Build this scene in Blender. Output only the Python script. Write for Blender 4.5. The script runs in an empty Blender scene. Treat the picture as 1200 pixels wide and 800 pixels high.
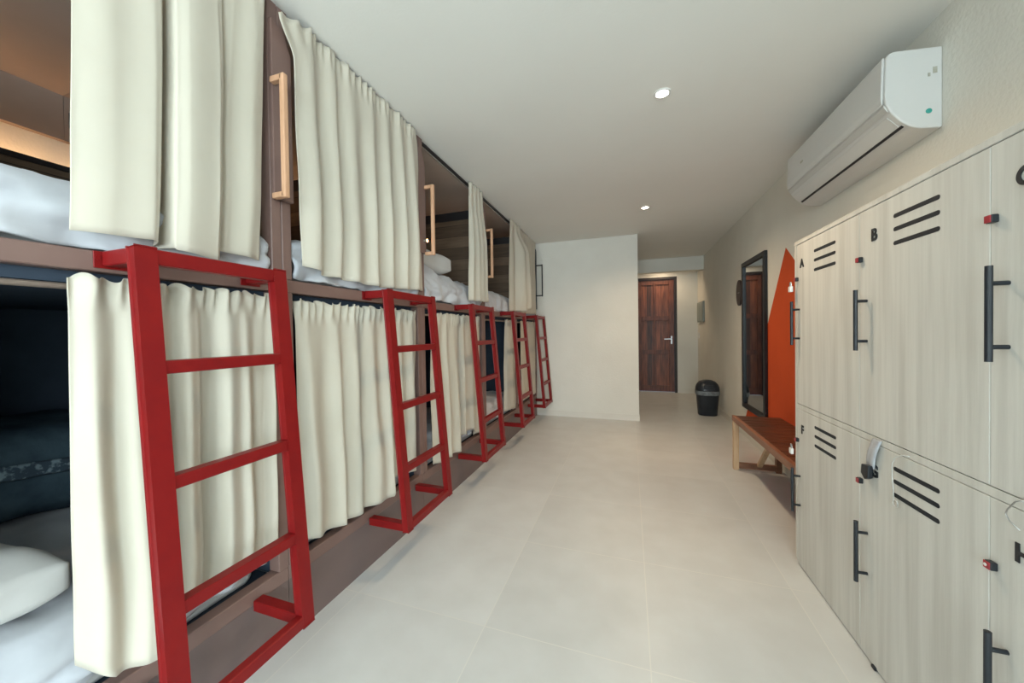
import bpy, bmesh, math, random
from mathutils import Vector, Matrix, noise

random.seed(7)
SC = bpy.context.scene
COL = SC.collection
PI = math.pi

# ------------------------------------------------------------------ helpers
def sstep(a, b, x):
    t = max(0.0, min(1.0, (x - a) / (b - a)))
    return t * t * (3 - 2 * t)

def interp(pts, x):
    if x <= pts[0][0]: return pts[0][1]
    for (a, va), (b, vb) in zip(pts, pts[1:]):
        if x <= b:
            t = (x - a) / (b - a)
            t = t * t * (3 - 2 * t)
            return va + (vb - va) * t
    return pts[-1][1]

def lerp_pts(pts, x):
    if x <= pts[0][0]: return pts[0][1]
    for (a, va), (b, vb) in zip(pts, pts[1:]):
        if x <= b: return va + (vb - va) * (x - a) / (b - a)
    return pts[-1][1]

def thing(name, label, cat, loc=(0, 0, 0), group=None):
    o = bpy.data.objects.new(name, None)
    o.empty_display_size = .05
    COL.objects.link(o); o.location = loc
    o['label'] = label; o['category'] = cat
    if group: o['group'] = group
    return o

def tag(o, label, cat, group=None):
    o['label'] = label; o['category'] = cat
    if group: o['group'] = group
    return o

def origin_of(p):
    v = Vector((0, 0, 0))
    while p is not None:
        v += p.location; p = p.parent
    return v

def obj(name, bm, mat, parent=None, base=None, smooth=False, label=None):
    """bm is in world coordinates; becomes one mesh object whose frame sits on the parent's (or at base)."""
    bmesh.ops.recalc_face_normals(bm, faces=bm.faces)
    org = origin_of(parent) if parent is not None else Vector(base or (0, 0, 0))
    for v in bm.verts: v.co -= org
    me = bpy.data.meshes.new(name); bm.to_mesh(me); bm.free()
    if smooth:
        for p in me.polygons: p.use_smooth = True
    mats = mat if isinstance(mat, (list, tuple)) else [mat]
    for m in mats: me.materials.append(m)
    o = bpy.data.objects.new(name, me); COL.objects.link(o)
    if parent is not None: o.parent = parent
    else: o.location = org
    if label: o['label'] = label
    return o

def struct(name, bm, mat, parent=None, **k):
    o = obj(name, bm, mat, parent, **k)
    if parent is None: o['kind'] = 'structure'
    return o

def copy_tree(o, parent=None, group=None, label=None):
    c = o.copy(); COL.objects.link(c)
    c.parent = parent
    if label: c['label'] = label
    for ch in o.children: copy_tree(ch, c)
    return c

def BM(): return bmesh.new()

def box(bm, x0, x1, y0, y1, z0, z1, bev=0, seg=1, mi=0):
    r = bmesh.ops.create_cube(bm, size=1)
    vs = r['verts']
    for v in vs:
        v.co = Vector(((x0 + x1) / 2 + v.co.x * (x1 - x0), (y0 + y1) / 2 + v.co.y * (y1 - y0), (z0 + z1) / 2 + v.co.z * (z1 - z0)))
    fs = list({f for v in vs for f in v.link_faces})
    for f in fs: f.material_index = mi
    if bev:
        es = list({e for v in vs for e in v.link_edges})
        bmesh.ops.bevel(bm, geom=es, offset=bev, segments=seg, affect='EDGES', profile=.5)
    return bm

def bar(bm, p0, p1, w, d, wdir=(0, 1, 0), bev=.003):
    """square tube from p0 to p1, w wide along wdir, d deep."""
    p0, p1 = Vector(p0), Vector(p1)
    a = (p1 - p0); L = a.length; a.normalize()
    wv = Vector(wdir); wv = (wv - wv.dot(a) * a).normalized(); dv = a.cross(wv)
    r = bmesh.ops.create_cube(bm, size=1); vs = r['verts']; m = (p0 + p1) / 2
    for v in vs:
        c = v.co.copy(); v.co = m + a * c.x * L + wv * c.y * w + dv * c.z * d
    if bev:
        es = list({e for v in vs for e in v.link_edges})
        bmesh.ops.bevel(bm, geom=es, offset=bev, segments=2, affect='EDGES', profile=.5)
    return bm

def cyl(bm, p0, p1, r0, r1=None, n=20, caps=True):
    p0, p1 = Vector(p0), Vector(p1); r1 = r0 if r1 is None else r1
    a = (p1 - p0); L = a.length
    M = Matrix.Translation((p0 + p1) / 2) @ a.to_track_quat('Z', 'Y').to_matrix().to_4x4()
    bmesh.ops.create_cone(bm, cap_ends=caps, segments=n, radius1=r0, radius2=r1, depth=L, matrix=M)
    return bm

def tube(bm, pts, r, n=8):
    pts = [Vector(p) for p in pts]; rings = []
    up = Vector((.13, .2, 1)).normalized()
    for i, p in enumerate(pts):
        a = (pts[min(i + 1, len(pts) - 1)] - pts[max(i - 1, 0)]).normalized()
        u = (up - up.dot(a) * a)
        if u.length < .05: u = Vector((1, 0, 0)) - a.x * a
        u.normalize(); w = a.cross(u)
        rings.append([bm.verts.new(p + (u * math.cos(t) + w * math.sin(t)) * r) for t in [2 * PI * k / n for k in range(n)]])
    for A, B in zip(rings, rings[1:]):
        for k in range(n): bm.faces.new((A[k], A[(k + 1) % n], B[(k + 1) % n], B[k]))
    bm.faces.new(rings[0][::-1]); bm.faces.new(rings[-1])
    return bm

def prism(bm, poly, ax, a0, a1, bev=0, seg=2, mi=0):
    """poly: 2D points in the plane normal to axis ax ('x': (y,z), 'y': (x,z), 'z': (x,y))."""
    def P(p, a):
        return {'x': (a, p[0], p[1]), 'y': (p[0], a, p[1]), 'z': (p[0], p[1], a)}[ax]
    A = [bm.verts.new(P(p, a0)) for p in poly]; B = [bm.verts.new(P(p, a1)) for p in poly]
    fs = [bm.faces.new(A), bm.faces.new(B[::-1])]; n = len(poly)
    for i in range(n): fs.append(bm.faces.new((A[i], B[i], B[(i + 1) % n], A[(i + 1) % n])))
    for f in fs: f.material_index = mi
    if bev:
        bmesh.ops.bevel(bm, geom=list({e for f in fs for e in f.edges}), offset=bev, segments=seg, affect='EDGES', profile=.5)
    return bm

def grid(bm, nu, nv, fn):
    V = [[bm.verts.new(fn(i / nu, j / nv)) for i in range(nu + 1)] for j in range(nv + 1)]
    for j in range(nv):
        for i in range(nu): bm.faces.new((V[j][i], V[j][i + 1], V[j + 1][i + 1], V[j + 1][i]))
    return bm

def soft_box(bm, x0, x1, y0, y1, z0, z1, r, amp=.01, freq=4, seed=0, n=(26, 26, 8), puff=0.0):
    """a rounded, slightly lumpy box (cushion, mattress)."""
    cx, cy, cz = (x0 + x1) / 2, (y0 + y1) / 2, (z0 + z1) / 2
    hx, hy, hz = (x1 - x0) / 2, (y1 - y0) / 2, (z1 - z0) / 2
    r = min(r, hx, hy, hz * .999)
    nx, ny, nz = n; cache = {}
    def vert(i, j, k):
        if (i, j, k) in cache: return cache[(i, j, k)]
        p = Vector((2 * i / nx - 1, 2 * j / ny - 1, 2 * k / nz - 1))
        q = Vector((p.x * hx, p.y * hy, p.z * hz))
        if puff:
            e = max(0, 1 - abs(p.x) ** 2.2) * max(0, 1 - abs(p.y) ** 2.2)
            q.z *= (1 - puff) + puff * math.sqrt(e)
            q.x *= 1 - .05 * (1 - abs(p.y)); q.y *= 1 - .05 * (1 - abs(p.x))
        c = Vector((max(-hx + r, min(hx - r, q.x)), max(-hy + r, min(hy - r, q.y)), max(-hz + r, min(hz - r, q.z))))
        d = q - c
        if d.length > 1e-6: q = c + d.normalized() * min(d.length, r)
        nn = noise.noise(Vector((q.x * freq, q.y * freq, q.z * freq + seed * 3.7)))
        out = d.normalized() if d.length > 1e-6 else Vector((0, 0, 1 if p.z > 0 else -1))
        q += out * nn * amp
        cache[(i, j, k)] = bm.verts.new(q + Vector((cx, cy, cz)))
        return cache[(i, j, k)]
    for k in (0, nz):
        for i in range(nx):
            for j in range(ny): bm.faces.new((vert(i, j, k), vert(i + 1, j, k), vert(i + 1, j + 1, k), vert(i, j + 1, k)))
    for j in (0, ny):
        for i in range(nx):
            for k in range(nz): bm.faces.new((vert(i, j, k), vert(i + 1, j, k), vert(i + 1, j, k + 1), vert(i, j, k + 1)))
    for i in (0, nx):
        for j in range(ny):
            for k in range(nz): bm.faces.new((vert(i, j, k), vert(i, j + 1, k), vert(i, j + 1, k + 1), vert(i, j, k + 1)))
    return bm

def solidify(o, t, off=0):
    m = o.modifiers.new('thickness', 'SOLIDIFY'); m.thickness = t; m.offset = off
    return o

# ------------------------------------------------------------------ materials
def mat(name, col, rough=.6, metal=0, spec=.5, col2=None, scale=8, stretch=(1, 1, 1), bump=0, bump_scale=None, detail=4, emit=None, estr=0, contrast=(.35, .65), sheen=0):
    m = bpy.data.materials.new(name); m.use_nodes = True
    nt = m.node_tree; N = nt.nodes; L = nt.links
    b = N['Principled BSDF']
    b.inputs['Base Color'].default_value = (*col, 1); b.inputs['Roughness'].default_value = rough
    b.inputs['Metallic'].default_value = metal; b.inputs['Specular IOR Level'].default_value = spec
    if sheen: b.inputs['Sheen Weight'].default_value = sheen
    tc = N.new('ShaderNodeTexCoord'); mp = N.new('ShaderNodeMapping'); mp.inputs['Scale'].default_value = stretch
    L.new(tc.outputs['Object'], mp.inputs['Vector'])
    nz = N.new('ShaderNodeTexNoise'); nz.inputs['Scale'].default_value = scale; nz.inputs['Detail'].default_value = detail
    L.new(mp.outputs['Vector'], nz.inputs['Vector'])
    if col2 is None: col2 = tuple(c * .93 for c in col)
    cr = N.new('ShaderNodeValToRGB'); cr.color_ramp.elements[0].position = contrast[0]; cr.color_ramp.elements[1].position = contrast[1]
    cr.color_ramp.elements[0].color = (*col2, 1); cr.color_ramp.elements[1].color = (*col, 1)
    L.new(nz.outputs['Fac'], cr.inputs['Fac']); L.new(cr.outputs['Color'], b.inputs['Base Color'])
    if bump:
        n2 = N.new('ShaderNodeTexNoise'); n2.inputs['Scale'].default_value = bump_scale or scale * 4; n2.inputs['Detail'].default_value = 3
        L.new(mp.outputs['Vector'], n2.inputs['Vector'])
        bp = N.new('ShaderNodeBump'); bp.inputs['Strength'].default_value = bump; bp.inputs['Distance'].default_value = .01
        L.new(n2.outputs['Fac'], bp.inputs['Height']); L.new(bp.outputs['Normal'], b.inputs['Normal'])
    if emit:
        b.inputs['Emission Color'].default_value = (*emit, 1); b.inputs['Emission Strength'].default_value = estr
    m['nodes'] = 1
    return m

M = {}
M['wall'] = mat('wall_plaster', (.76, .75, .69), .85, spec=.2, col2=(.73, .72, .66), scale=3, bump=.25, bump_scale=60)
M['ceiling'] = mat('ceiling_plaster', (.84, .84, .80), .9, spec=.15, col2=(.82, .82, .78), scale=1.5, bump=.05, bump_scale=80)
M['red'] = mat('red_paint', (.205, .008, .008), .38, spec=.22, col2=(.18, .007, .008), scale=14, bump=.05, bump_scale=30)
M['rail'] = mat('brown_painted_wood', (.205, .128, .108), .5, col2=(.175, .108, .092), scale=6, stretch=(1, .25, 1), bump=.04)
M['plinth'] = mat('brown_plinth_paint', (.165, .118, .110), .45, col2=(.14, .10, .094), scale=4, stretch=(1, .3, 1), bump=.03)
M['inner_brown'] = mat('taupe_wall_paint', (.34, .27, .23), .8, col2=(.30, .235, .20), scale=3)
M['ceil_shade'] = mat('shaded_ceiling_taupe', (.44, .36, .31), .8, col2=(.41, .335, .285), scale=3)  # taupe stands in for the dimmer ceiling inside the bunks
M['handle_wood'] = mat('pale_handle_wood', (.62, .36, .22), .45, col2=(.50, .28, .16), scale=9, stretch=(4, 4, .6))
M['black'] = mat('black_paint', (.012, .016, .022), .4, col2=(.008, .012, .018), scale=20)
M['cap'] = mat('black_wood_cap', (.014, .013, .016), .5, col2=(.01, .01, .012), scale=20)
M['inner'] = mat('shadow_navy_panel', (.050, .070, .10), .8, spec=.2, col2=(.038, .055, .08), scale=5)  # bluish shadow tone of the bunk interiors put into the colour
M['sheet'] = mat('white_sheet', (.52, .54, .575), .9, spec=.1, col2=(.46, .48, .52), scale=5, bump=.5, bump_scale=9, sheen=.2)
M['pillow'] = mat('pillow_cotton', (.58, .575, .56), .9, spec=.1, col2=(.53, .525, .51), scale=6, bump=.15, bump_scale=16, sheen=.2)
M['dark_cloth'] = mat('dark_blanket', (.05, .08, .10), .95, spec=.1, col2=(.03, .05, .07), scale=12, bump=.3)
M['ac'] = mat('white_plastic', (.66, .665, .65), .32, col2=(.65, .655, .64), scale=3)
M['ac_grey'] = mat('grey_plastic', (.56, .56, .54), .4, col2=(.54, .54, .52), scale=3)
M['teal'] = mat('teal_sticker', (.03, .30, .26), .5, col2=(.05, .36, .30), scale=60)
M['smudge'] = mat('grey_print', (.38, .37, .30), .6, col2=(.45, .44, .38), scale=60)
M['steel'] = mat('handle_steel', (.50, .50, .50), .3, metal=1, col2=(.4, .4, .4), scale=30)
M['lockred'] = mat('red_lock_face', (.40, .03, .04), .4, col2=(.3, .02, .03), scale=50)
M['white'] = mat('white_enamel', (.80, .80, .78), .4, scale=10)
M['bin'] = mat('black_bin_plastic', (.016, .022, .032), .35, col2=(.012, .017, .026), scale=10)
M['bag'] = mat('grey_bin_bag', (.20, .23, .25), .4, col2=(.10, .12, .14), scale=22, bump=.6, bump_scale=40)
M['orange'] = mat('orange_wall_paint', (.60, .085, .022), .8, spec=.2, col2=(.56, .078, .02), scale=3, bump=.2, bump_scale=60)
M['bench_top'] = mat('dark_red_wood', (.13, .045, .020), .4, col2=(.05, .018, .010), scale=5, stretch=(.8, 9, 9), bump=.08, contrast=(.3, .7))
M['bench_leg'] = mat('pale_pine', (.62, .44, .27), .5, col2=(.50, .33, .19), scale=6, stretch=(5, 5, .7))
M['bench_low'] = mat('brown_stretcher_wood', (.24, .12, .07), .5, col2=(.17, .08, .045), scale=6, stretch=(1, 4, 4))
M['panelgrey'] = mat('grey_green_metal', (.30, .34, .32), .45, col2=(.27, .31, .29), scale=6)
M['tagcloth'] = mat('grey_strap', (.52, .54, .58), .8, col2=(.44, .46, .50), scale=30, bump=.2)
M['cord'] = mat('clear_cord', (.60, .60, .57), .3, col2=(.5, .5, .47), scale=40)
M['rod'] = mat('rod_metal', (.30, .24, .20), .4, metal=.6, col2=(.25, .2, .17), scale=30)
M['led'] = mat('led_strip', (1, .8, .6), .5, emit=(1, .56, .27), estr=24)
M['lamp'] = mat('downlight_lens', (1, .95, .9), .5, emit=(1, .90, .76), estr=60)
M['lamp2'] = mat('reading_lamp_lens', (1, .6, .3), .5, emit=(1, .45, .18), estr=14)
M['mirror'] = mat('mirror_glass', (.50, .55, .58), .03, metal=1, col2=(.49, .54, .57), scale=2)
M['letter'] = mat('black_letter_vinyl', (.015, .018, .022), .5, scale=20)
M['slot'] = mat('vent_dark', (.010, .014, .020), .7, scale=20)
M['shadowgap'] = mat('door_gap_grey', (.16, .18, .16), .8, scale=20)

def planks(name, c1, c2, axis, width, rough=.6, gap=(.02, .015, .012), grain=(1, 1, 1), gs=6, vary=.35):
    """boards side by side along 'axis', grain running across it."""
    m = mat(name, c1, rough, col2=c2, scale=gs, stretch=grain, bump=.1, contrast=(.3, .7))
    nt = m.node_tree; N = nt.nodes; L = nt.links; b = N['Principled BSDF']
    src = b.inputs['Base Color'].links[0].from_socket
    tc = N.new('ShaderNodeTexCoord'); sp = N.new('ShaderNodeSeparateXYZ'); L.new(tc.outputs['Object'], sp.inputs[0])
    d = N.new('ShaderNodeMath'); d.operation = 'DIVIDE'; d.inputs[1].default_value = width; L.new(sp.outputs[axis], d.inputs[0])
    fl = N.new('ShaderNodeMath'); fl.operation = 'FLOOR'; L.new(d.outputs[0], fl.inputs[0])
    fr = N.new('ShaderNodeMath'); fr.operation = 'FRACT'; L.new(d.outputs[0], fr.inputs[0])
    wn = N.new('ShaderNodeTexWhiteNoise'); wn.noise_dimensions = '1D'; L.new(fl.outputs[0], wn.inputs['W'])
    mr = N.new('ShaderNodeMapRange'); mr.inputs['To Min'].default_value = 1 - vary; mr.inputs['To Max'].default_value = 1 + vary * .5
    L.new(wn.outputs['Value'], mr.inputs['Value'])
    vm = N.new('ShaderNodeVectorMath'); vm.operation = 'SCALE'; L.new(src, vm.inputs[0]); L.new(mr.outputs[0], vm.inputs['Scale'])
    lt = N.new('ShaderNodeMath'); lt.operation = 'LESS_THAN'; lt.inputs[1].default_value = .004 / width; L.new(fr.outputs[0], lt.inputs[0])
    mx = N.new('ShaderNodeMix'); mx.data_type = 'RGBA'; L.new(lt.outputs[0], mx.inputs['Factor'])
    L.new(vm.outputs[0], mx.inputs['A']); mx.inputs['B'].default_value = (*gap, 1)
    L.new(mx.outputs['Result'], b.inputs['Base Color'])
    return m
M['planks'] = planks('brown_wall_planks', (.17, .115, .075), (.105, .07, .045), 'Z', .11, grain=(1, 1, 9), gs=4)
M['door'] = planks('door_boards', (.30, .095, .045), (.09, .026, .015), 'X', .085, rough=.45, grain=(9, 9, .8), gs=4, vary=.62)
M['doorframe'] = mat('door_stile_wood', (.19, .058, .030), .45, col2=(.085, .024, .014), scale=5, stretch=(6, 6, .8), bump=.05)

def curtain_mat():
    m = mat('cream_curtain_cloth', (.73, .70, .60), .85, spec=.15, col2=(.69, .66, .56), scale=2.5, sheen=.25)
    nt = m.node_tree; N = nt.nodes; L = nt.links; b = N['Principled BSDF']
    tc = N.new('ShaderNodeTexCoord')
    wv = N.new('ShaderNodeTexWave'); wv.wave_type = 'BANDS'; wv.bands_direction = 'Z'; wv.inputs['Scale'].default_value = 160; wv.inputs['Distortion'].default_value = 2
    L.new(tc.outputs['Object'], wv.inputs['Vector'])
    nz = N.new('ShaderNodeTexNoise'); nz.inputs['Scale'].default_value = 9; L.new(tc.outputs['Object'], nz.inputs['Vector'])
    ad = N.new('ShaderNodeMath'); ad.operation = 'MULTIPLY_ADD'; ad.inputs[1].default_value = .06
    L.new(wv.outputs['Fac'], ad.inputs[0]); L.new(nz.outputs['Fac'], ad.inputs[2])
    bp = N.new('ShaderNodeBump'); bp.inputs['Strength'].default_value = .35; bp.inputs['Distance'].default_value = .012
    L.new(ad.outputs[0], bp.inputs['Height']); L.new(bp.outputs['Normal'], b.inputs['Normal'])
    # a little light comes through the cloth
    tr = N.new('ShaderNodeBsdfTranslucent'); tr.inputs['Color'].default_value = (.80, .60, .34, 1)
    mx = N.new('ShaderNodeMixShader'); mx.inputs[0].default_value = .27
    L.new(b.outputs[0], mx.inputs[1]); L.new(tr.outputs[0], mx.inputs[2])
    L.new(mx.outputs[0], N['Material Output'].inputs['Surface'])
    return m
M['curtain'] = curtain_mat()

def locker_mat():
    m = mat('whitewashed_wood', (.67, .665, .625), .55, spec=.3, col2=(.565, .555, .515), scale=3.2, stretch=(1, 5, .35), contrast=(.30, .56), detail=6, bump=.05, bump_scale=30)
    nt = m.node_tree; N = nt.nodes; L = nt.links; b = N['Principled BSDF']
    src = b.inputs['Base Color'].links[0].from_socket
    tc = N.new('ShaderNodeTexCoord'); mp = N.new('ShaderNodeMapping'); mp.inputs['Scale'].default_value = (1, 26, .9)
    L.new(tc.outputs['Object'], mp.inputs[0])
    nz = N.new('ShaderNodeTexNoise'); nz.inputs['Scale'].default_value = 2.2; nz.inputs['Detail'].default_value = 5; L.new(mp.outputs[0], nz.inputs['Vector'])
    mr = N.new('ShaderNodeMapRange'); mr.inputs['From Min'].default_value = .3; mr.inputs['From Max'].default_value = .62
    mr.inputs['To Min'].default_value = .92; mr.inputs['To Max'].default_value = 1.02
    L.new(nz.outputs['Fac'], mr.inputs['Value'])
    vm = N.new('ShaderNodeVectorMath'); vm.operation = 'SCALE'; L.new(src, vm.inputs[0]); L.new(mr.outputs[0], vm.inputs['Scale'])
    L.new(vm.outputs[0], b.inputs['Base Color'])
    return m
M['locker'] = locker_mat()

def floor_mat():
    m = mat('floor_tiles', (.61, .625, .62), .36, spec=.4, col2=(.56, .57, .56), scale=5, detail=8, contrast=(.3, .7), bump=.03, bump_scale=60)
    nt = m.node_tree; N = nt.nodes; L = nt.links; b = N['Principled BSDF']
    src = b.inputs['Base Color'].links[0].from_socket
    tc = N.new('ShaderNodeTexCoord'); sp = N.new('ShaderNodeSeparateXYZ'); L.new(tc.outputs['Object'], sp.inputs[0])
    def line(axis, off, wd):
        a = N.new('ShaderNodeMath'); a.operation = 'ADD'; a.inputs[1].default_value = -off + 20 * .66; L.new(sp.outputs[axis], a.inputs[0])
        d = N.new('ShaderNodeMath'); d.operation = 'DIVIDE'; d.inputs[1].default_value = .66; L.new(a.outputs[0], d.inputs[0])
        f = N.new('ShaderNodeMath'); f.operation = 'FRACT'; L.new(d.outputs[0], f.inputs[0])
        s = N.new('ShaderNodeMath'); s.operation = 'LESS_THAN'; s.inputs[1].default_value = wd / .66; L.new(f.outputs[0], s.inputs[0])
        fl = N.new('ShaderNodeMath'); fl.operation = 'FLOOR'; L.new(d.outputs[0], fl.inputs[0])
        return s, fl
    lx, fx = line('X', .06, .004); ly, fy = line('Y', 1.413, .004)
    mxm = N.new('ShaderNodeMath'); mxm.operation = 'MAXIMUM'; L.new(lx.outputs[0], mxm.inputs[0]); L.new(ly.outputs[0], mxm.inputs[1])
    cb = N.new('ShaderNodeCombineXYZ'); L.new(fx.outputs[0], cb.inputs[0]); L.new(fy.outputs[0], cb.inputs[1])
    wn = N.new('ShaderNodeTexWhiteNoise'); wn.noise_dimensions = '2D'; L.new(cb.outputs[0], wn.inputs['Vector'])
    mr = N.new('ShaderNodeMapRange'); mr.inputs['To Min'].default_value = .96; mr.inputs['To Max'].default_value = 1.03; L.new(wn.outputs['Value'], mr.inputs['Value'])
    vm = N.new('ShaderNodeVectorMath'); vm.operation = 'SCALE'; L.new(src, vm.inputs[0]); L.new(mr.outputs[0], vm.inputs['Scale'])
    mx = N.new('ShaderNodeMix'); mx.data_type = 'RGBA'; L.new(mxm.outputs[0], mx.inputs['Factor'])
    L.new(vm.outputs[0], mx.inputs['A']); mx.inputs['B'].default_value = (.64, .64, .61, 1)
    L.new(mx.outputs['Result'], b.inputs['Base Color'])
    return m
M['floor'] = floor_mat()

# ------------------------------------------------------------------ the room
H = 2.589; XF = -1.337; WR = 1.27; YB = 5.36; XC = .114; YD = 8.0; XL0 = -2.94; YR = -4.6
struct('floor', box(BM(), XL0 - .1, WR + .1, YR - .1, YD + .1, -.1, 0), M['floor'])
struct('ceiling', box(BM(), XL0 - .1, WR + .1, YR - .1, YD + .1, H, H + .1), M['ceiling'])
b = BM(); box(b, WR, WR + .1, -1.2, YD + .1, 0, H); box(b, WR, WR + .1, YR - .1, -3.4, 0, H); box(b, WR, WR + .1, -3.4, -1.2, 0, .8); box(b, WR, WR + .1, -3.4, -1.2, 2.3, H)
wr = struct('wall_right', b, M['wall'])
b = BM()
for a in (-3.4, -2.325, -1.25): box(b, WR + .02, WR + .07, a, a + .05, .8, 2.3)
box(b, WR + .02, WR + .07, -3.35, -1.25, .8, .85); box(b, WR + .02, WR + .07, -3.35, -1.25, 2.25, 2.3)
struct('added_fill_window', b, M['white'])  # unseen frame added around the side fill light
obj('painted_triangle', prism(BM(), [(3.727, 1.945), (4.99, .085), (2.30, .085), (2.45, .92)], 'x', WR - .0015, WR), M['orange'], wr, label='bright orange triangle painted on the wall')
struct('wall_left', box(BM(), XL0 - .1, XL0, YR - .1, YB, 0, H), M['wall'])
struct('wall_back', box(BM(), XL0 - .1, XC, YB, YD + .1, 0, H), M['wall'])
# far wall with the door opening
b = BM(); box(b, .9005, WR, YD, YD + .1, 0, 2.3355); box(b, XC, WR, YD, YD + .1, 2.3355, H)
struct('wall_hall_end', b, M['wall'])
struct('trim_1', box(BM(), XC, WR, 7.35, 7.50, 2.345, H), M['wall'])
# rear wall (behind the camera) with a wide window opening
b = BM(); box(b, XL0, -1.15, YR - .1, YR, 0, H); box(b, 1.15, WR, YR - .1, YR, 0, H); box(b, -1.15, 1.15, YR - .1, YR, 0, .35); box(b, -1.15, 1.15, YR - .1, YR, 2.35, H)
struct('wall_front', b, M['wall'])
b = BM()
for a in (-1.15, -.025, 1.10): box(b, a, a + .05, YR - .07, YR - .02, .35, 2.35)
box(b, -1.10, 1.10, YR - .07, YR - .02, .35, .40); box(b, -1.10, 1.10, YR - .07, YR - .02, 2.30, 2.35)
struct('window_1', b, M['white'])
# skirting of the same plaster white
M['skirt'] = mat('skirting_tile', (.72, .70, .64), .5, col2=(.69, .67, .61), scale=4)
struct('baseboard_back', box(BM(), XF + .02, XC + .008, YB - .008, YB, 0, .085), M['skirt'])
struct('baseboard_right', box(BM(), WR - .008, WR, 2.36, YD - .01, 0, .085), M['skirt'])
struct('baseboard_hall', box(BM(), .93, WR - .01, YD - .008, YD, 0, .085), M['skirt'])

# door
d0 = YD + .03
b = BM(); box(b, .115, .16, YD - .005, YD + .1, 0, 2.335); box(b, .855, .90, YD - .005, YD + .1, 0, 2.335); box(b, .16, .855, YD - .005, YD + .1, 2.29, 2.335)
door = struct('door_1', b, mat('dark_door_frame', (.022, .013, .012), .5, scale=10))
b = BM(); box(b, .165, .85, d0 + .030, d0 + .05, .01, 2.285)
leaf = obj('door_leaf', b, M['door'], door)
b = BM()
for x0, x1 in ((.165, .235), (.47, .50), (.755, .85)): box(b, x0, x1, d0, d0 + .030, .01, 2.285, .003)
for z0, z1 in ((.01, .13), (.77, .86), (1.46, 1.55), (2.19, 2.285)):
    for xa, xb in ((.235, .47), (.50, .755)): box(b, xa, xb, d0 + .001, d0 + .030, z0, z1, .003)
obj('stile_frame', b, M['doorframe'], leaf)
b = BM(); box(b, .785, .815, d0 - .006, d0, .98, 1.14, .002)
cyl(b, (.80, d0 - .006, 1.085), (.80, d0 - .05, 1.085), .011); bar(b, (.81, d0 - .05, 1.085), (.66, d0 - .05, 1.080), .022, .016, (0, 0, 1), .004)
obj('door_handle', b, M['steel'], leaf)

# ceiling downlights; the hallway one is an added fill for the door wall
for i, (x, y, lb) in enumerate([(.186, 2.245, 'round recessed downlight, the larger of two, nearer the camera'), (.171, 4.237, 'round recessed downlight, the smaller one farther off before the back wall'), (.60, 7.68, 'added round fill light in the hallway ceiling, hidden behind the beam before the door')]):
    t = thing('ceiling_downlight', lb, 'ceiling light', (x, y, H), 'downlights in the ceiling')
    b = BM()
    for ra, rb, z0, z1 in ((.045, .040, H - .005, H - .001),):
        n = 32
        R = [[b.verts.new((x + r * math.cos(2 * PI * k / n), y + r * math.sin(2 * PI * k / n), z)) for k in range(n)] for r, z in ((.046, H - .0005), (.044, H - .006), (.034, H - .006), (.032, H - .001))]
        for A, B in zip(R, R[1:]):
            for k in range(n): b.faces.new((A[k], A[(k + 1) % n], B[(k + 1) % n], B[k]))
    obj('trim_ring', b, M['white'], t, smooth=True)
    obj('lens', cyl(BM(), (x, y, H - .004), (x, y, H - .001), .031, n=28), M['lamp'], t)
    L = bpy.data.lights.new('downlight_beam', 'SPOT'); L.energy = 112 if y < 6 else 42; L.color = (1, .74, .48); L.spot_size = math.radians(150); L.spot_blend = .9; L.shadow_soft_size = .09
    lo = bpy.data.objects.new('downlight_beam', L); COL.objects.link(lo); lo.parent = t; lo.location = (0, 0, -.012)

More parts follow.
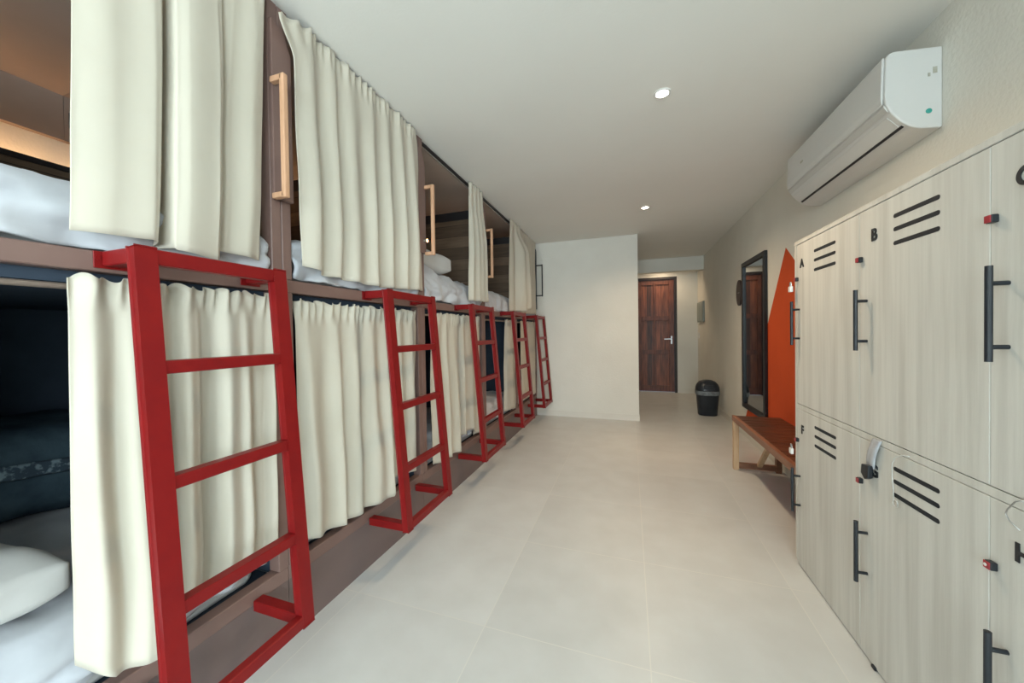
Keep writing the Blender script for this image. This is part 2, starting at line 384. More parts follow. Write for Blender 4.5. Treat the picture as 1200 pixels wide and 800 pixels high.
# ------------------------------------------------------------------ double bunks
EDGES = [.047, 1.107, 2.145, 3.25, 4.31, 5.338]
ORD = ['nearest the camera', 'second from the camera', 'third from the camera', 'fourth from the camera', 'farthest, against the back wall']
XB = -2.80      # back panels
PT = .018       # half partition
for i in range(5):
    y0, y1 = EDGES[i], EDGES[i + 1]
    t = thing('bunk_bed', 'brown built-in double-deck bunk bed frame, ' + ORD[i], 'bunk bed', (XF - .8, (y0 + y1) / 2, 0), 'bunk frames in a row along the left side')
    obj('upper_rail', box(BM(), XF - .05, XF, y0 + .001, y1 - .001, 1.43, 1.484, .003), M['rail'], t)
    obj('lower_rail', box(BM(), XF - .05, XF, y0 + .001, y1 - .001, .247, .304, .003), M['rail'], t)
    obj('plinth', box(BM(), XF - .05, XF - .004, y0 + .001, y1 - .001, 0, .2465), M['plinth'], t)
    for s in (0, 1):
        ya = y0 + .001 if s == 0 else y1 - .045
        b = BM(); box(b, XF - .052, XF + .002, ya, ya + .044, .304, 1.43, .003)
        obj('lower_post', b, M['rail'], t)
        b = BM(); box(b, XF - .052, XF + .002, ya, ya + .044, 1.484, H - .002, .003)
        obj('upper_post', b, M['rail'], t)
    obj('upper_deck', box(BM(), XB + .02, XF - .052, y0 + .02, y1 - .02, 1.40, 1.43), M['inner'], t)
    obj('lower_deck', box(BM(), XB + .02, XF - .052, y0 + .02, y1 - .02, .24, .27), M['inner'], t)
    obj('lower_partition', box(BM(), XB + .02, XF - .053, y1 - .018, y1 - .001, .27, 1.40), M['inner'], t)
    obj('upper_partition', box(BM(), XB + .02, XF - .053, y1 - .018, y1 - .001, 1.43, 2.36), M['planks'], t)
    obj('partition_cap', box(BM(), XB + .02, XF - .054, y1 - .030, y1 - .001, 2.36, 2.44), M['cap'], t)
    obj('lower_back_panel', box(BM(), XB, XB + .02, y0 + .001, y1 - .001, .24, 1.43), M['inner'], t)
    obj('upper_back_panel', box(BM(), XB, XB + .02, y0 + .001, y1 - .001, 1.43, 2.125), M['planks'], t)
    cp = obj('back_ledge', box(BM(), XL0 + .005, XB + .03, y0 + .001, y1 - .001, 2.125, 2.152), M['cap'], t)
    obj('led_strip', box(BM(), XB - .075, XB - .060, y0 + .03, y1 - .03, 2.153, 2.160), M['led'], cp)
    obj('upper_wall_board', box(BM(), XL0 + .001, XL0 + .035, y0 + .001, y1 - .001, 2.335, H - .001), M['inner_brown'], t)
    obj('ceiling_shade_board', box(BM(), XL0 + .001, XF - .056, y0 + .001, y1 - .001, H - .012, H - .0008), M['ceil_shade'], t)  # added board darkens the ceiling where the bunk lies in shade
    if i == 0:
        obj('lower_partition', box(BM(), XB + .02, XF - .053, y0 + .001, y0 + .018, .27, 1.40), M['inner'], t)
        obj('upper_partition', box(BM(), XB + .02, XF - .053, y0 + .001, y0 + .018, 1.43, 2.36), M['planks'], t)
    # cover board with a bevelled top corner, and the grab handle on it
    e = y1; yc = e - .004
    if i < 4:
        poly = [(e - .044, 1.80), (e + .044, 1.80), (e + .044, 2.40), (e + .012, 2.475), (e - .044, 2.50)]
    else:
        poly = [(e - .050, 1.60), (e - .004, 1.60), (e - .004, 2.44), (e - .012, 2.475), (e - .050, 2.50)]
    obj('cover_board', prism(BM(), poly, 'x', XF + .003, XF + .022, .003), M['rail'] if i < 4 else M['black'], t)  # farthest board blackened like its silhouetted handle
    yh = e + (-.045, .036, .045, .03)[i] if i < 4 else 5.29
    hm = M['handle_wood'] if i < 4 else M['black']  # farthest handle coloured black because it stands in silhouette
    b = BM(); xh = XF + (.082 if i < 4 else .115); w = .022 if i < 4 else .016
    bar(b, (xh, yh, 1.787), (xh, yh, 2.262), w, w, (0, 1, 0), .004)
    for z in (1.80, 2.250): bar(b, (XF + .022, yh, z), (xh, yh, z), w, w, (0, 1, 0), .003)
    obj('grab_handle', b, hm, t, label='pale wooden grab handle' if i < 4 else 'grab handle coloured black as a silhouette against the wall')
    # rods
    b = BM(); cyl(b, (XF - .016, y0 + .002, 2.574), (XF - .016, y1 - .002, 2.574), .012, n=12)
    obj('upper_curtain_rod', b, M['cap'], t)
    obj('lower_curtain_rod', cyl(BM(), (XF - .022, y0 + .046, 1.386), (XF - .022, y1 - .046, 1.386), .008, n=12), M['rod'], t)
    if i == 1:
        b = BM(); cyl(b, (XF + .023, e + .02, 1.885), (XF + .045, e + .02, 1.885), .016, .012, n=16)
        ho = obj('reading_lamp', b, M['rod'], t)
        obj('lamp_lens', cyl(BM(), (XF + .0455, e + .02, 1.885), (XF + .047, e + .02, 1.885), .011, n=16), M['lamp2'], ho)

# mattresses, sheets, duvets
def drape(y0, y1, prof, amp, seed, n=(60, 60), sag=None, edge=.05):
    """cloth lying over a mattress: prof is the (x, z) section from the front hem to the back."""
    L = [0]
    for (a, c), (d, e) in zip(prof, prof[1:]): L.append(L[-1] + math.hypot(d - a, e - c))
    px = [(l, p[0]) for l, p in zip(L, prof)]; pz = [(l, p[1]) for l, p in zip(L, prof)]
    T = L[-1]
    def fn(u, v):
        s = v ** 1.25 * T; x = lerp_pts(px, s); z = lerp_pts(pz, s); y = y0 + (y1 - y0) * u
        hem = 1 - sstep(0, .25, s)
        top = sstep(.12, .3, s)
        nn = noise.fractal(Vector((x * 3 + seed, y * 4, seed * 2.1)), .8, 2.1, 4)
        rid = abs(noise.noise(Vector((x * 5 + seed * 1.7, y * 9 + x * 3, z * 3))))
        z += top * (nn * amp + (.5 - rid) * amp * .6)
        x += hem * (math.sin(y * 31 + seed + 2 * nn) * .010 + nn * .012)
        z += hem * nn * .02 * (1 - top)
        x += (abs(noise.noise(Vector((y * 7 + z * 9, z * 14 - y * 3, seed)))) - .25) * .05 * (1 - sstep(.2, .5, s))
        z += (abs(noise.noise(Vector((y * 8 + x * 5, x * 9, seed + 5)))) - .25) * amp * 1.2 * top
        if sag: z += top * sag(u)
        e2 = min(u, 1 - u)
        z -= edge * (1 - sstep(0, .09, e2)) * top
        return Vector((x, y, z))
    return grid(BM(), n[0], n[1], fn)

for i in range(5):
    y0, y1 = EDGES[i] + .055, EDGES[i + 1] - .055
    o = obj('mattress', soft_box(BM(), XB + .03, XF - .085, y0 + .02, y1 - .02, 1.431, 1.60, .04, .004, 5, i), M['pillow'], base=(XF - .8, (y0 + y1) / 2, 1.431), smooth=True)
    tag(o, 'white mattress on the upper deck of the bunk ' + ORD[i], 'mattress', 'bunk mattresses')
    o = obj('mattress', soft_box(BM(), XB + .03, XF - .085, y0 + .02, y1 - .02, .271, .50, .04, .004, 5, i + 9), M['pillow'], base=(XF - .8, (y0 + y1) / 2, .271), smooth=True)
    tag(o, 'white mattress on the lower deck of the bunk ' + ORD[i], 'mattress', 'bunk mattresses')
    sag = {0: lambda u: .018, 2: lambda u: .10 - .075 * u, 3: lambda u: .04}.get(i, lambda u: 0)
    pr = [(XF - .012, 1.492), (XF - .010, 1.56), (XF - .016, 1.615), (XF - .045, 1.655), (XF - .12, 1.675), (XF - .5, 1.69), (XF - 1.0, 1.70), (XB + .06, 1.70)]
    o = obj('duvet', drape(y0, y1, pr, .03, 3.3 * i + 1, sag=sag), M['sheet'], base=(XF - .8, (y0 + y1) / 2, 1.60), smooth=True)
    solidify(o, .012); tag(o, ['rumpled pale grey duvet on the upper bunk nearest the camera, left of the curtain', 'duvet edge just below the long closed curtain of the second upper bunk', 'rumpled white duvet on the open third upper bunk, beside the pillow', 'white duvet seen in the small open gap of the fourth upper bunk', 'duvet behind the curtain of the farthest upper bunk'][i], 'duvet', 'bedding on the upper bunks')
    pr = [(XF - .058, .335), (XF - .056, .40), (XF - .058, .47), (XF - .078, .515), (XF - .14, .528), (XF - .5, .53), (XF - 1.0, .53), (XB + .06, .53)]
    o = obj('bed_sheet', drape(y0, y1, pr, .016, 2.1 * i + 5, edge=.02), M['sheet'], base=(XF - .8, (y0 + y1) / 2, .50), smooth=True)
    solidify(o, .008); tag(o, ['rumpled white sheet on the lower bunk nearest the camera, under the pillow', 'white sheet hem below the curtain of the second lower bunk', 'white sheet hem below the curtain of the third lower bunk', 'pale sheet in the open gap of the fourth lower bunk', 'sheet behind the curtain of the farthest lower bunk'][i], 'bed sheet', 'sheets on the lower bunks')

def pillow(x, y, z, rz, rx, sx, sy, sz, label, seed, ry=0):
    b = soft_box(BM(), -sx / 2, sx / 2, -sy / 2, sy / 2, -sz / 2, sz / 2, .022, .018, 7, seed, (34, 34, 10), .62)
    Mx = Matrix.Translation((x, y, z)) @ Matrix.Rotation(rz, 4, 'Z') @ Matrix.Rotation(ry, 4, 'Y') @ Matrix.Rotation(rx, 4, 'X')
    bmesh.ops.transform(b, matrix=Mx, verts=b.verts)
    o = obj('pillow', b, M['pillow'], base=(x, y, z), smooth=True)
    return tag(o, label, 'pillow', None)
pillow(-1.60, .325, .625, .12, 0, .36, .40, .17, 'white pillow on the lower bunk nearest the camera, left edge of the view', 1, .10)
pillow(-1.66, 2.58, 1.83, -.1, 0, .42, .46, .22, 'white pillow on the open third upper bunk, just right of its handle', 2)
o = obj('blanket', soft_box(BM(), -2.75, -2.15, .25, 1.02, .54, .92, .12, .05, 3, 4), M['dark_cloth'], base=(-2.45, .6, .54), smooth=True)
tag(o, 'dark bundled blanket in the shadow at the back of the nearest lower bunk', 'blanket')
b = BM()
grid(b, 30, 6, lambda u, v: Vector((-2.14 + .02 * v + .006 * math.sin(u * 40), .30 + .72 * u, .77 - .030 * v + .02 * math.sin(u * 5 + v) + .02 * u)))
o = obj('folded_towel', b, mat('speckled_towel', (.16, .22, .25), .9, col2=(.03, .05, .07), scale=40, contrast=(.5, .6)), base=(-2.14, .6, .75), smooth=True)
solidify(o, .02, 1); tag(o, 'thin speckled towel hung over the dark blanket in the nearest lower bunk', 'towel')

# ------------------------------------------------------------------ curtains
def curtain(label, top, bot, zt, zb, x0, prof, group, seed, header=.012, ny=170, nz=46, yoff=None, amp=.024, out=None, yf=None):
    """top/bot: (y0, y1) at the rod and at the hem; zb: list of (s, z) along the hem; prof: list of (s, dx) folds or an int number of folds."""
    rnd = random.Random(seed)
    if isinstance(prof, (int, float)):
        n = int(prof); pts = []; a = 0
        cuts = sorted([0] + [(k + rnd.uniform(-.22, .22)) / (2 * n) for k in range(1, 2 * n)] + [1])
        for k, c in enumerate(cuts): pts.append((c, (1 if k % 2 else -1) * rnd.uniform(.55, 1.0) * amp))
        prof = pts
    ph = [rnd.uniform(0, 6.28) for _ in range(6)]
    W = abs(bot[1] - bot[0])
    def fn(u, v):
        s = u; y = top[0] + (top[1] - top[0]) * s
        yb = bot[0] + (bot[1] - bot[0]) * s
        y = y + (yb - y) * (v ** .8)
        ztop = zt(s) if callable(zt) else zt
        z = ztop + (lerp_pts(zb, s) - ztop) * v
        A = .35 + .65 * sstep(0, .55, v)
        sh = s + .010 * math.sin(v * 4 + ph[0]) + .006 * math.sin(v * 9 + ph[1])
        dx = interp(prof, sh) * A
        # folds drift and soften down the cloth
        dx += .003 * math.sin(2 * PI * s * (W * 9) + ph[2] + 1.2 * v) * (1 - .5 * v)
        # gathers at the header
        g = (1 - sstep(0, .10, v))
        dx += g * header * math.sin(2 * PI * s * W * 24 + ph[3] + math.sin(s * 17 + ph[4]) * 1.5)
        z += g * (.006 * math.sin(2 * PI * s * W * 24 + ph[5]) + .004 * math.sin(s * W * 61)) if v < .1 else 0
        if yf: y += yf(s, v)
        if yoff: y += interp(yoff, s) * A
        y += .007 * A * math.cos(2 * PI * s * W * 6 + ph[4]) * v * (1 - abs(2 * s - 1) ** 6)
        dx += noise.noise(Vector((s * W * 3 + seed, v * 4, seed))) * .010 * v
        if out: dx += out(s, v)
        return Vector((x0 + dx, y, z))
    o = obj('curtain', grid(BM(), ny, nz, fn), M['curtain'], base=(x0, (top[0] + top[1]) / 2, min(z for _, z in zb)), smooth=True)
    solidify(o, .0022)
    tag(o, label, 'curtain', group)
    return o
GU, GL = 'curtains of the upper bunks', 'curtains of the lower bunks'
XU = XF + .028
# first upper bunk: two wide box folds, a flap in the middle hanging forward
P1 = [(0, .004), (.12, .022), (.25, .026), (.31, .022), (.385, -.046), (.415, .040), (.47, .050), (.62, .046), (.66, .034), (.70, -.014), (.735, -.020), (.80, .004), (.91, .018), (1, .004)]
Y1 = [(0, 0), (.25, .03), (.33, .020), (.385, .014), (.425, -.004), (.50, -.004), (.62, .015), (.66, .012), (.70, .0), (.735, -.035), (.80, -.02), (1, 0)]
curtain('cream curtain hanging half open over the nearest upper bunk, widest in view', (.535, 1.035), (.500, .990), 2.582, [(0, 1.520), (.25, 1.530), (.37, 1.525), (.43, 1.510), (.64, 1.500), (.70, 1.545), (1, 1.535)], XU, P1, GU, 11, header=.006, yoff=Y1)
curtain('long cream curtain closed across the second upper bunk', (1.135, 2.085), (1.168, 2.150), lambda s: 2.515 + .067 * sstep(-.02, .13, s), [(0, 1.545), (.15, 1.525), (.5, 1.515), (1, 1.545)], XU, 7, GU, 23, header=.008, out=lambda s, v: .024 * (1 - sstep(.02, .14, s)), yf=lambda s, v: -.065 * (1 - sstep(0, .12, s)) * (1 - sstep(0, .14, v)))
curtain('narrow bunched cream curtain at the right of the open third upper bunk', (2.935, 3.235), (2.86, 3.31), 2.585, [(0, 1.535), (1, 1.552)], XU - .004, 4, GU, 31, header=.005, ny=90, out=lambda s, v: .02 * sstep(.1, .5, v))
curtain('cream curtain of the fourth upper bunk, its free edge swinging right over the handle', (4.06, 4.44), (4.00, 4.60), 2.584, [(0, 1.50), (.6, 1.52), (1, 1.60)], XU + .004, 3, GU, 44, header=.005, ny=90, out=lambda s, v: .10 * sstep(.25, .6, s) * sstep(.05, .35, v))
curtain('tan-looking cream curtain closed across the farthest upper bunk', (4.46, 5.285), (4.40, 5.285), 2.584, [(0, 1.50), (1, 1.525)], XU - .008, 6, GU, 52, header=.005, ny=110, amp=.014)
# lower bunks
XLW = XF - .012
P2 = [(0, -.01), (.06, .025), (.14, -.005), (.20, .03), (.30, .035), (.345, -.02), (.40, -.03), (.455, .022), (.50, .010), (.545, -.022), (.60, -.028), (.68, .026), (.75, .012), (.79, .028), (.87, -.022), (.93, -.012), (1, .022)]
curtain('cream curtain over the nearest lower bunk, behind the big red ladder', (.507, 1.052), (.500, 1.040), 1.412, [(0, .425), (.10, .365), (.27, .350), (.33, .40), (.45, .425), (.9, .40), (1, .43)], XLW + .02, P2, GL, 61, header=.012, out=lambda s, v: .045 * sstep(0, .12, s) * (1 - sstep(.24, .36, s)) * sstep(.3, 1, v))
curtain('cream curtain closed across the second lower bunk, between the first and second ladders', (1.158, 2.085), (1.19, 2.06), 1.402, [(0, .36), (.25, .33), (.62, .33), (.66, .40), (1, .37)], XLW + .016, 7, GL, 72, header=.014, out=lambda s, v: .055 * sstep(.45, .60, s) * (1 - sstep(.62, .68, s)) * sstep(.2, 1, v))
curtain('cream curtain over the third lower bunk, behind the third ladder', (2.285, 3.16), (2.24, 3.19), 1.402, [(0, .33), (.45, .30), (.5, .40), (.75, .40), (.8, .33), (1, .34)], XLW + .014, 6, GL, 83, header=.012, out=lambda s, v: .03 * sstep(.3, 1, v) * (1 - sstep(.4, .55, s)))
curtain('narrow cream curtain drawn to the right in the half-open fourth lower bunk', (3.90, 4.23), (3.86, 4.24), 1.400, [(0, .37), (1, .33)], XLW + .012, 4, GL, 91, header=.010, ny=90)
curtain('cream curtain over the farthest lower bunk, partly hidden by the last two ladders', (4.52, 5.27), (4.56, 5.26), 1.400, [(0, .36), (1, .36)], XLW + .010, 6, GL, 97, header=.010, ny=110)

# ------------------------------------------------------------------ red ladders
def ladder(y0, W, label):
    XT, XBm, ZT, ZB, w, d = -1.186, -1.085, 1.486, .228, .041, .033
    t = thing('bunk_ladder', label, 'ladder', (XF + .2, y0 + W / 2, ZB), 'red ladders along the bunks')
    def xat(z): return XT + (XBm - XT) * (ZT - z) / (ZT - ZB)
    for s in (0, 1):
        y = y0 + w / 2 if s == 0 else y0 + W - w / 2
        obj('side_rail', bar(BM(), (xat(ZB) - d / 2, y, ZB), (xat(ZT) - d / 2, y, ZT), w, d, (0, 1, 0), .004), M['red'], t)
        obj('top_bracket', box(BM(), XF + .004, XT - d + .003, y - w / 2, y + w / 2, ZT - w, ZT - .001, .003), M['red'], t)
        obj('bottom_bracket', box(BM(), XF + .004, XBm - d + .003, y - w / 2, y + w / 2, ZB + .001, ZB + w, .003), M['red'], t)
        b = BM(); box(b, XF + .0005, XF + .0045, y - w * .9, y + w * .9, ZT - w - .006, ZT + .004 - .006, .001)
        for yy in (-1, 1): cyl(b, (XF + .004, y + yy * w * .72, ZT - w / 2), (XF + .008, y + yy * w * .72, ZT - w / 2), .006, n=10)
        obj('mounting_plate', b, M['red'], t)
    obj('top_bar', box(BM(), XT - d, XT, y0 + w, y0 + W - w, ZT - w, ZT, .003), M['red'], t)
    obj('bottom_bar', box(BM(), XBm - d, XBm - .001, y0 + w, y0 + W - w, ZB, ZB + w, .003), M['red'], t)
    for z in (1.172, .867, .540):
        x = xat(z) - w / 2
        obj('rung', bar(BM(), (x, y0 + w - .001, z), (x, y0 + W - w + .001, z), .036, .036, (0, 0, 1), .003), M['red'], t)
    return t
LY = [(.57, .993), (1.581, 2.073), (2.65, 3.141), (3.743, 4.224), (4.793, 5.275)]
l0 = ladder(LY[0][0], LY[0][1] - LY[0][0], 'large red metal ladder in the foreground, in front of the nearest bunk')
l1 = ladder(0, .483, 'red metal ladder, second from the camera, ending in the middle of the floor edge')
lab = ['', 'red metal ladder, second from the camera, right of the large foreground one', 'red metal ladder, the middle one of the five', 'small red metal ladder, second from the back wall', 'smallest red metal ladder, farthest off, against the white back wall']
c0 = l1.location.copy()
for i in range(1, 5):
    t = l1 if i == 1 else copy_tree(l1)
    t['label'] = lab[i]
    t.location = (c0.x, (LY[i][0] + LY[i][1]) / 2, c0.z)

# ------------------------------------------------------------------ lockers
XK = .837; LT = 1.707
bank = thing('locker_bank', 'whitewashed wooden locker bank with black handles against the right wall', 'lockers', ((XK + WR) / 2, 1.5, 0))
cols = [(1.765, 2.318), (1.230, 1.765), (.695, 1.230), (.16, .695)]
b = BM()
box(b, XK + .02, WR - .003, .14, 2.341, 0.045, LT - .02)
box(b, XK, XK + .02, 2.320, 2.341, .02, LT - .018)            # far stile
obj('carcass', b, M['locker'], bank)
obj('top_board', box(BM(), XK - .002, WR - .003, .14, 2.343, LT - .018, LT + .002, .002), M['locker'], bank)
obj('middle_rail', box(BM(), XK + .0005, XK + .02, .14, 2.3195, .8315, .8545), M['locker'], bank)
b = BM()
for y in (.45, 1.675):
    box(b, XK - .007, XK + .02, y - .011, y + .011, 0, .012, .002)
obj('foot', b, M['black'], bank)
def font_mesh(ch, size, ext):
    cu = bpy.data.curves.new('glyph', 'FONT'); cu.body = ch; cu.size = size; cu.extrude = ext; cu.offset = size * .03
    cu.align_x = 'CENTER'; cu.align_y = 'CENTER'
    o = bpy.data.objects.new('glyph', cu); COL.objects.link(o)
    bpy.context.view_layer.update()
    me = bpy.data.meshes.new_from_object(o.evaluated_get(bpy.context.evaluated_depsgraph_get()))
    bpy.data.objects.remove(o); b = BM(); b.from_mesh(me); bpy.data.meshes.remove(me)
    return b
DT = .018
def locker_door(k, top, ch):
    ya, yb = cols[k]; ya += .0009; yb -= .0009
    z0, z1 = (.857, LT - .020) if top else (.006, .829)
    b = box(BM(), XK, XK + DT, ya, yb, z0, z1, .0015)
    dr = obj('locker_door', b, M['locker'], bank)
    vy1 = yb - .19; vy0 = vy1 - .192
    vz = (1.620, 1.576, 1.530) if top else (.776, .733, .688)
    for z in vz:
        # a slot: dark recess with rounded ends, slightly proud lip of shadow
        h = .0070; pts = []
        for q in range(9):
            a = -PI / 2 + PI * q / 8; pts.append((vy1 - h + h * math.cos(a), z + h * math.sin(a)))
        for q in range(9):
            a = PI / 2 + PI * q / 8; pts.append((vy0 + h + h * math.cos(a), z + h * math.sin(a)))
        obj('vent_slot', prism(BM(), pts, 'x', XK - .0008, XK + .004), M['slot'], dr)
    # bar handle, mounted near the far edge
    ym = yb - .045 if k < 1 else yb - .045
    if k == 0: ym = yb - .030
    zt, zb = (1.392, 1.165) if top else (.520, .290)
    b = BM(); xh = XK - .034
    cyl(b, (xh, ym, zb), (xh, ym, zt), .0068, n=16)
    for z in (zt - .042, zb + .035): cyl(b, (xh, ym, z), (XK + .001, ym, z), .0055, n=12)
    obj('bar_handle', b, M['black'], dr, smooth=False)
    if ch:
        g = font_mesh(ch, .060, .0012)
        yl = {0: 2.254, 1: 1.674, 2: 1.145}[k]; zl = 1.583 if top else .728
        # text x -> -y, text y -> z, facing -x
        R = Matrix(((0, 0, -1, XK - .0016), (-1, 0, 0, yl), (0, 1, 0, zl), (0, 0, 0, 1)))
        bmesh.ops.transform(g, matrix=R, verts=g.verts)
        obj('locker_letter', g, M['letter'], dr, label='black letter ' + ch)
    # little cam lock by the far edge
    zl = 1.508 if top else .665; yl = yb - .012
    b = BM(); box(b, XK - .014, XK, yl - .011, yl + .008, zl - .010, zl + .010, .002); lk = obj('cam_lock', b, M['black'], dr)
    b = BM(); box(b, XK - .0165, XK - .014, yl - .010, yl + .007, zl - .009, zl + .009, .001)
    obj('lock_face', b, M['lockred'], dr, label='red lock face')
    if k == 2 and not top:
        obj('key_hole', cyl(BM(), (XK - .0175, yl, zl), (XK - .0162, yl, zl), .004, n=10), M['white'], dr)
    return dr
for k, top, ch in ((0, 1, 'A'), (1, 1, 'B'), (2, 1, 'C'), (0, 0, 'F'), (1, 0, 'G'), (2, 0, 'H'), (3, 1, None), (3, 0, None)):
    locker_door(k, top, ch)

def padlock(y, z, label):
    t = thing('padlock', label, 'padlock', (XK - .022, y, z), 'padlocks on the lockers')
    obj('lock_body', box(BM(), XK - .034, XK - .020, y - .013, y + .013, z - .030, z, .003, 2), M['white'], t)
    obj('shackle', tube(BM(), [(XK - .027, y - .008, z - .001)] + [(XK - .027, y - .008 * math.cos(a), z + .014 + .008 * math.sin(a)) for a in [PI * q / 8 for q in range(9)]] + [(XK - .027, y + .008, z - .001)], .0025), M['steel'], t)
    return t
padlock(2.318, 1.475, 'small white and silver padlock on the far upper locker, above its handle')
padlock(2.318, .615, 'small white padlock on the far lower locker, above its handle')

# luggage strap hanging out of the gap above the lower middle locker
t = thing('luggage_strap', 'grey strap with a black buckle end hanging from the gap over the lower middle locker', 'strap', (XK - .012, 1.665, .70))
def strapf(u, v):
    w = .024; yy = 1.650 + .040 * v + (u - .5) * 2 * w
    return Vector((XK - .005 - .006 * math.sin(PI * v) - .002 * math.sin(u * 6), yy, .850 - .112 * v))
o = obj('webbing', grid(BM(), 6, 24, strapf), M['tagcloth'], t, smooth=True); solidify(o, .004)
b = BM(); prism(b, [(1.668, .748), (1.712, .742), (1.716, .708), (1.694, .690), (1.672, .702)], 'x', XK - .022, XK - .006, .003)
obj('buckle', b, M['black'], t)
# clear cord with a loop
pts = [(XK - .006, 1.49, .842), (XK - .010, 1.515, .838), (XK - .014, 1.542, .822), (XK - .014, 1.556, .795), (XK - .012, 1.560, .750), (XK - .010, 1.558, .710), (XK - .010, 1.556, .680)]
pts += [(XK - .010, 1.548 + .012 * math.cos(a), .668 + .012 * math.sin(a)) for a in [PI / 2 + 2 * PI * q / 10 for q in range(10)]]
o = obj('cord', tube(BM(), pts, .0020), M['cord'], base=(XK - .01, 1.53, .66), smooth=True)
tag(o, 'clear cord with a small loop hanging over the vents of the lower middle locker', 'cord')
# wire hook at the frame's right edge
o = obj('wire_loop', tube(BM(), [(XK - .003, 1.135, .862), (XK - .012, 1.150, .850), (XK - .014, 1.166, .825), (XK - .014, 1.170, .812), (XK - .014, 1.160, .800), (XK - .012, 1.140, .790)], .0015), M['steel'], base=(XK - .01, 1.15, .79), smooth=True)
tag(o, 'thin bent wire sticking out over the lower locker at the right edge', 'wire')

# ------------------------------------------------------------------ air conditioner
ya, yb = 2.084, 3.125
ac = thing('air_conditioner', 'white split air conditioner high on the right wall above the lockers', 'air conditioner', (WR, (ya + yb) / 2, 2.10))
prof = [(WR, 2.445), (1.110, 2.462), (1.092, 2.456), (1.083, 2.44), (1.078, 2.27), (1.083, 2.235), (1.100, 2.195), (1.130, 2.155), (1.165, 2.125), (1.20, 2.110), (WR, 2.102)]
body = obj('housing', prism(BM(), prof, 'y', ya, yb, .006, 3), M['ac'], ac)
b = BM()
prism(b, [(1.0795, 2.452), (1.0735, 2.44), (1.0690, 2.27), (1.0725, 2.245), (1.077, 2.24), (1.0775, 2.27), (1.083, 2.44)], 'y', ya + .012, yb - .012, .0015)
obj('front_panel', b, M['ac'], ac)
obj('panel_groove', prism(BM(), [(1.0785, 2.240), (1.079, 2.228), (1.092, 2.205), (1.096, 2.211), (1.084, 2.232)], 'y', ya + .010, yb - .010), M['ac_grey'], ac)
obj('louver_flap', prism(BM(), [(1.1005, 2.190), (1.0995, 2.188), (1.141, 2.1405), (1.144, 2.146)], 'y', ya + .03, yb - .03), M['ac'], ac)
obj('outlet_slot', prism(BM(), [(1.146, 2.144), (1.1435, 2.1385), (1.152, 2.1315), (1.156, 2.138)], 'y', ya + .02, yb - .03), M['black'], ac)
obj('round_sticker', cyl(BM(), (1.225, ya - .0015, 2.178), (1.225, ya, 2.178), .0105, n=20), M['teal'], ac)
b = BM(); box(b, 1.238, 1.252, ya - .001, ya, 2.335, 2.362); box(b, 1.222, 1.230, ya - .001, ya, 2.325, 2.340)
obj('printed_mark', b, M['smudge'], ac)
obj('logo_print', box(BM(), 1.0668, 1.0687, 2.86, 2.895, 2.33, 2.342), M['smudge'], ac)

# ------------------------------------------------------------------ mirror, plaque, switches
y0, y1, z0, z1 = 4.160, 4.925, .350, 2.018
mr = thing('wall_mirror', 'tall black-framed mirror on the right wall above the bench', 'mirror', (WR, (y0 + y1) / 2, z0))
b = BM(); f = .05
for a in ((y0, y1, z0, z0 + f), (y0, y1, z1 - f, z1), (y0, y0 + f, z0 + f, z1 - f), (y1 - f, y1, z0 + f, z1 - f)): box(b, WR - .030, WR - .002, *a, .003)
obj('mirror_frame', b, M['black'], mr)
obj('mirror_glass', box(BM(), WR - .012, WR - .004, y0 + f, y1 - f, z0 + f, z1 - f), M['mirror'], mr)
pq = thing('wall_plaque', 'black oval plaque on the right wall, left of the mirror', 'plaque', (WR, 5.09, 1.695))
def oval(b, cy, cz, ry, rz, x0, x1, n=40): return prism(b, [(cy + ry * math.cos(2 * PI * k / n), cz + rz * math.sin(2 * PI * k / n)) for k in range(n)], 'x', x0, x1)
obj('plaque_disc', oval(BM(), 5.09, 1.695, .105, .155, WR - .018, WR - .001), M['black'], pq)
obj('pale_mark', box(BM(), WR - .0195, WR - .018, 5.05, 5.12, 1.690, 1.700), M['panelgrey'], pq)
def wall_switch(y, z, label):
    t = thing('light_switch', label, 'light switch', (WR, y, z))
    obj('switch_plate', box(BM(), WR - .009, WR - .0005, y - .045, y + .045, z - .060, z + .060, .003, 2), M['white'], t)
    obj('rocker', box(BM(), WR - .014, WR - .009, y - .018, y + .018, z - .030, z + .030, .002), M['white'], t)
wall_switch(5.02, 1.108, 'white wall switch just left of the mirror')
wall_switch(7.86, 1.150, 'white wall switch in the hallway below the grey electrical box')
eb = thing('electrical_box', 'grey-green electrical panel box on the hallway wall beyond the bin', 'electrical box', (WR, 7.5, 1.40))
obj('box_body', box(BM(), WR - .030, WR - .001, 7.29, 7.86, 1.402, 1.775, .004), M['panelgrey'], eb)
obj('box_door', box(BM(), WR - .036, WR - .030, 7.32, 7.60, 1.425, 1.752, .003), M['panelgrey'], eb)
obj('box_door', box(BM(), WR - .036, WR - .030, 7.61, 7.84, 1.425, 1.752, .003), M['panelgrey'], eb)

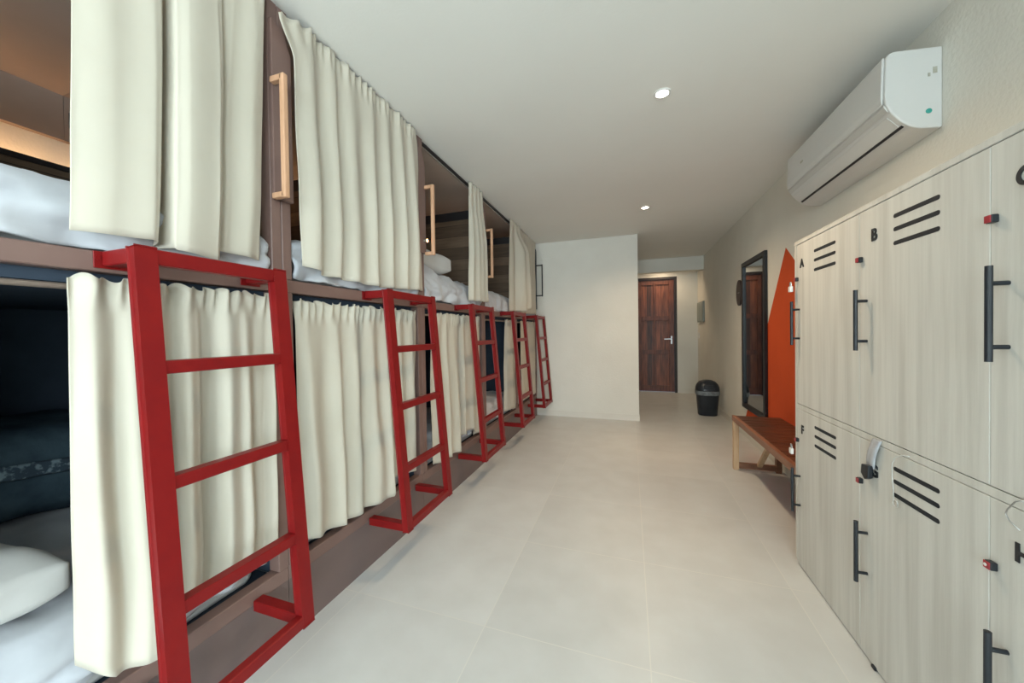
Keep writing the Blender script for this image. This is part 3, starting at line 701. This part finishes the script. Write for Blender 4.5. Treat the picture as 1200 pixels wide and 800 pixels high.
# ------------------------------------------------------------------ bin
bx, by = 1.075, 6.02
bn = thing('trash_bin', 'black domed trash bin with a grey liner rim standing at the right wall', 'trash bin', (bx, by, 0))
def ring(b, z, rx, ry, n=40): return [b.verts.new((bx + rx * math.copysign(abs(math.cos(a)) ** .75, math.cos(a)), by + ry * math.copysign(abs(math.sin(a)) ** .75, math.sin(a)), z)) for a in [2 * PI * k / n for k in range(n)]]
def loft(rings_, cap0=True, cap1=True):
    b = BM(); R = [ring(b, *r) for r in rings_]; n = len(R[0])
    for A, B in zip(R, R[1:]):
        for k in range(n): b.faces.new((A[k], A[(k + 1) % n], B[(k + 1) % n], B[k]))
    if cap0: b.faces.new(R[0][::-1])
    if cap1: b.faces.new(R[-1])
    return b
obj('bin_body', loft([(0, .120, .100), (.01, .126, .106), (.34, .152, .128), (.355, .156, .132)]), M['bin'], bn, smooth=True)
obj('bin_liner', loft([(.300, .1555, .1315), (.312, .1600, .1360), (.345, .1620, .1380), (.362, .1600, .1360)], False, False), M['bag'], bn, smooth=True)
lid = obj('dome_lid', loft([(.356, .158, .134), (.375, .158, .134), (.420, .152, .128), (.460, .135, .112), (.495, .105, .085), (.515, .06, .05), (.520, .02, .02)]), M['bin'], bn, smooth=True)
obj('swing_flap', prism(BM(), [(bx - .07, .392), (bx + .07, .392), (bx + .062, .455), (bx - .062, .455)], 'y', by - .134, by - .122, .003), M['black'], lid)

# ------------------------------------------------------------------ bench
X0, X1, Y0, Y1, ZS = .868, 1.235, 2.362, 3.762, .476
bc = thing('wooden_bench', 'low wooden bench with dark red slats and pale legs below the mirror', 'bench', ((X0 + X1) / 2, (Y0 + Y1) / 2, 0))
n = 15; wd = (Y1 - Y0) / n
for k in range(n):
    obj('seat_slat', box(BM(), X0 + .031, X1, Y0 + k * wd + .003, Y0 + (k + 1) * wd - .003, ZS - .022, ZS, .002), M['bench_top'], bc)
M['apron'] = mat('brown_apron_wood', (.30, .135, .075), .45, col2=(.20, .085, .045), scale=5, stretch=(6, .7, 6))
obj('apron', box(BM(), X0, X0 + .030, Y0, Y1 + .003, ZS - .045, ZS + .002, .002), M['apron'], bc)
for y in (Y1 - .050, Y0 + .005):
    for xa in (X0 + .001, X1 - .045):
        obj('leg', box(BM(), xa, xa + .042, y, y + .042, 0, ZS - .046, .002), M['bench_leg'] if xa < 1 else M['bench_low'], bc)
    obj('stretcher', box(BM(), X0 + .043, X1 - .045, y + .006, y + .036, .012, .062, .002), M['bench_low'], bc)
    s = -1 if y > 3 else 1
    obj('brace', bar(BM(), (1.065, y + .021 + s * .018, .05), (1.065, y + .021 + s * .40, ZS - .040), .036, .028, (1, 0, 0), .002), M['bench_leg'], bc)

# ------------------------------------------------------------------ light
def area(name, loc, rot, sx, sy, e, col):
    L = bpy.data.lights.new(name, 'AREA'); L.shape = 'RECTANGLE'; L.size = sx; L.size_y = sy; L.energy = e; L.color = col
    o = bpy.data.objects.new(name, L); COL.objects.link(o); o.location = loc; o.rotation_euler = rot
    return o
area('window_daylight', (0, YR - .09, 1.35), (PI / 2, 0, 0), 2.2, 1.9, 225, (.81, .95, 1.0))
area('side_fill_light', (WR + .09, -2.3, 1.55), (PI / 2, 0, PI / 2), 2.1, 1.4, 200, (.81, .95, 1.0))  # added fill for the curtain fronts, with no known window
w = bpy.data.worlds.new('sky'); SC.world = w; w.use_nodes = True
bg = w.node_tree.nodes['Background']; bg.inputs['Color'].default_value = (.75, .85, 1, 1); bg.inputs['Strength'].default_value = 1.0

# ------------------------------------------------------------------ camera
f, yaw, pitch, roll, cx, cy = 424.923, -19.008, -.762, -.844, 591.606, 395.821
y_, p_, r_ = map(math.radians, (yaw, pitch, roll))
F = Vector((math.sin(y_) * math.cos(p_), math.cos(y_) * math.cos(p_), math.sin(p_)))
R = F.cross(Vector((0, 0, 1))).normalized(); U = R.cross(F)
R2 = math.cos(r_) * R + math.sin(r_) * U; U2 = math.cos(r_) * U - math.sin(r_) * R
cam = bpy.data.cameras.new('camera'); co = bpy.data.objects.new('camera', cam); COL.objects.link(co)
Mx = Matrix((R2, U2, -F)).transposed().to_4x4(); Mx.translation = Vector((0, 0, 1.25)); co.matrix_world = Mx
cam.sensor_fit = 'HORIZONTAL'; cam.sensor_width = 36; cam.lens = f / 1200 * 36
cam.shift_x = (600 - cx) / 1200; cam.shift_y = (cy - 400) / 1200
cam.clip_start = .02
SC.camera = co
SC.view_settings.view_transform = 'Standard'; SC.view_settings.look = 'None'; SC.view_settings.gamma = 1
SC.view_settings.use_curve_mapping = False; SC.view_settings.exposure = -0.22
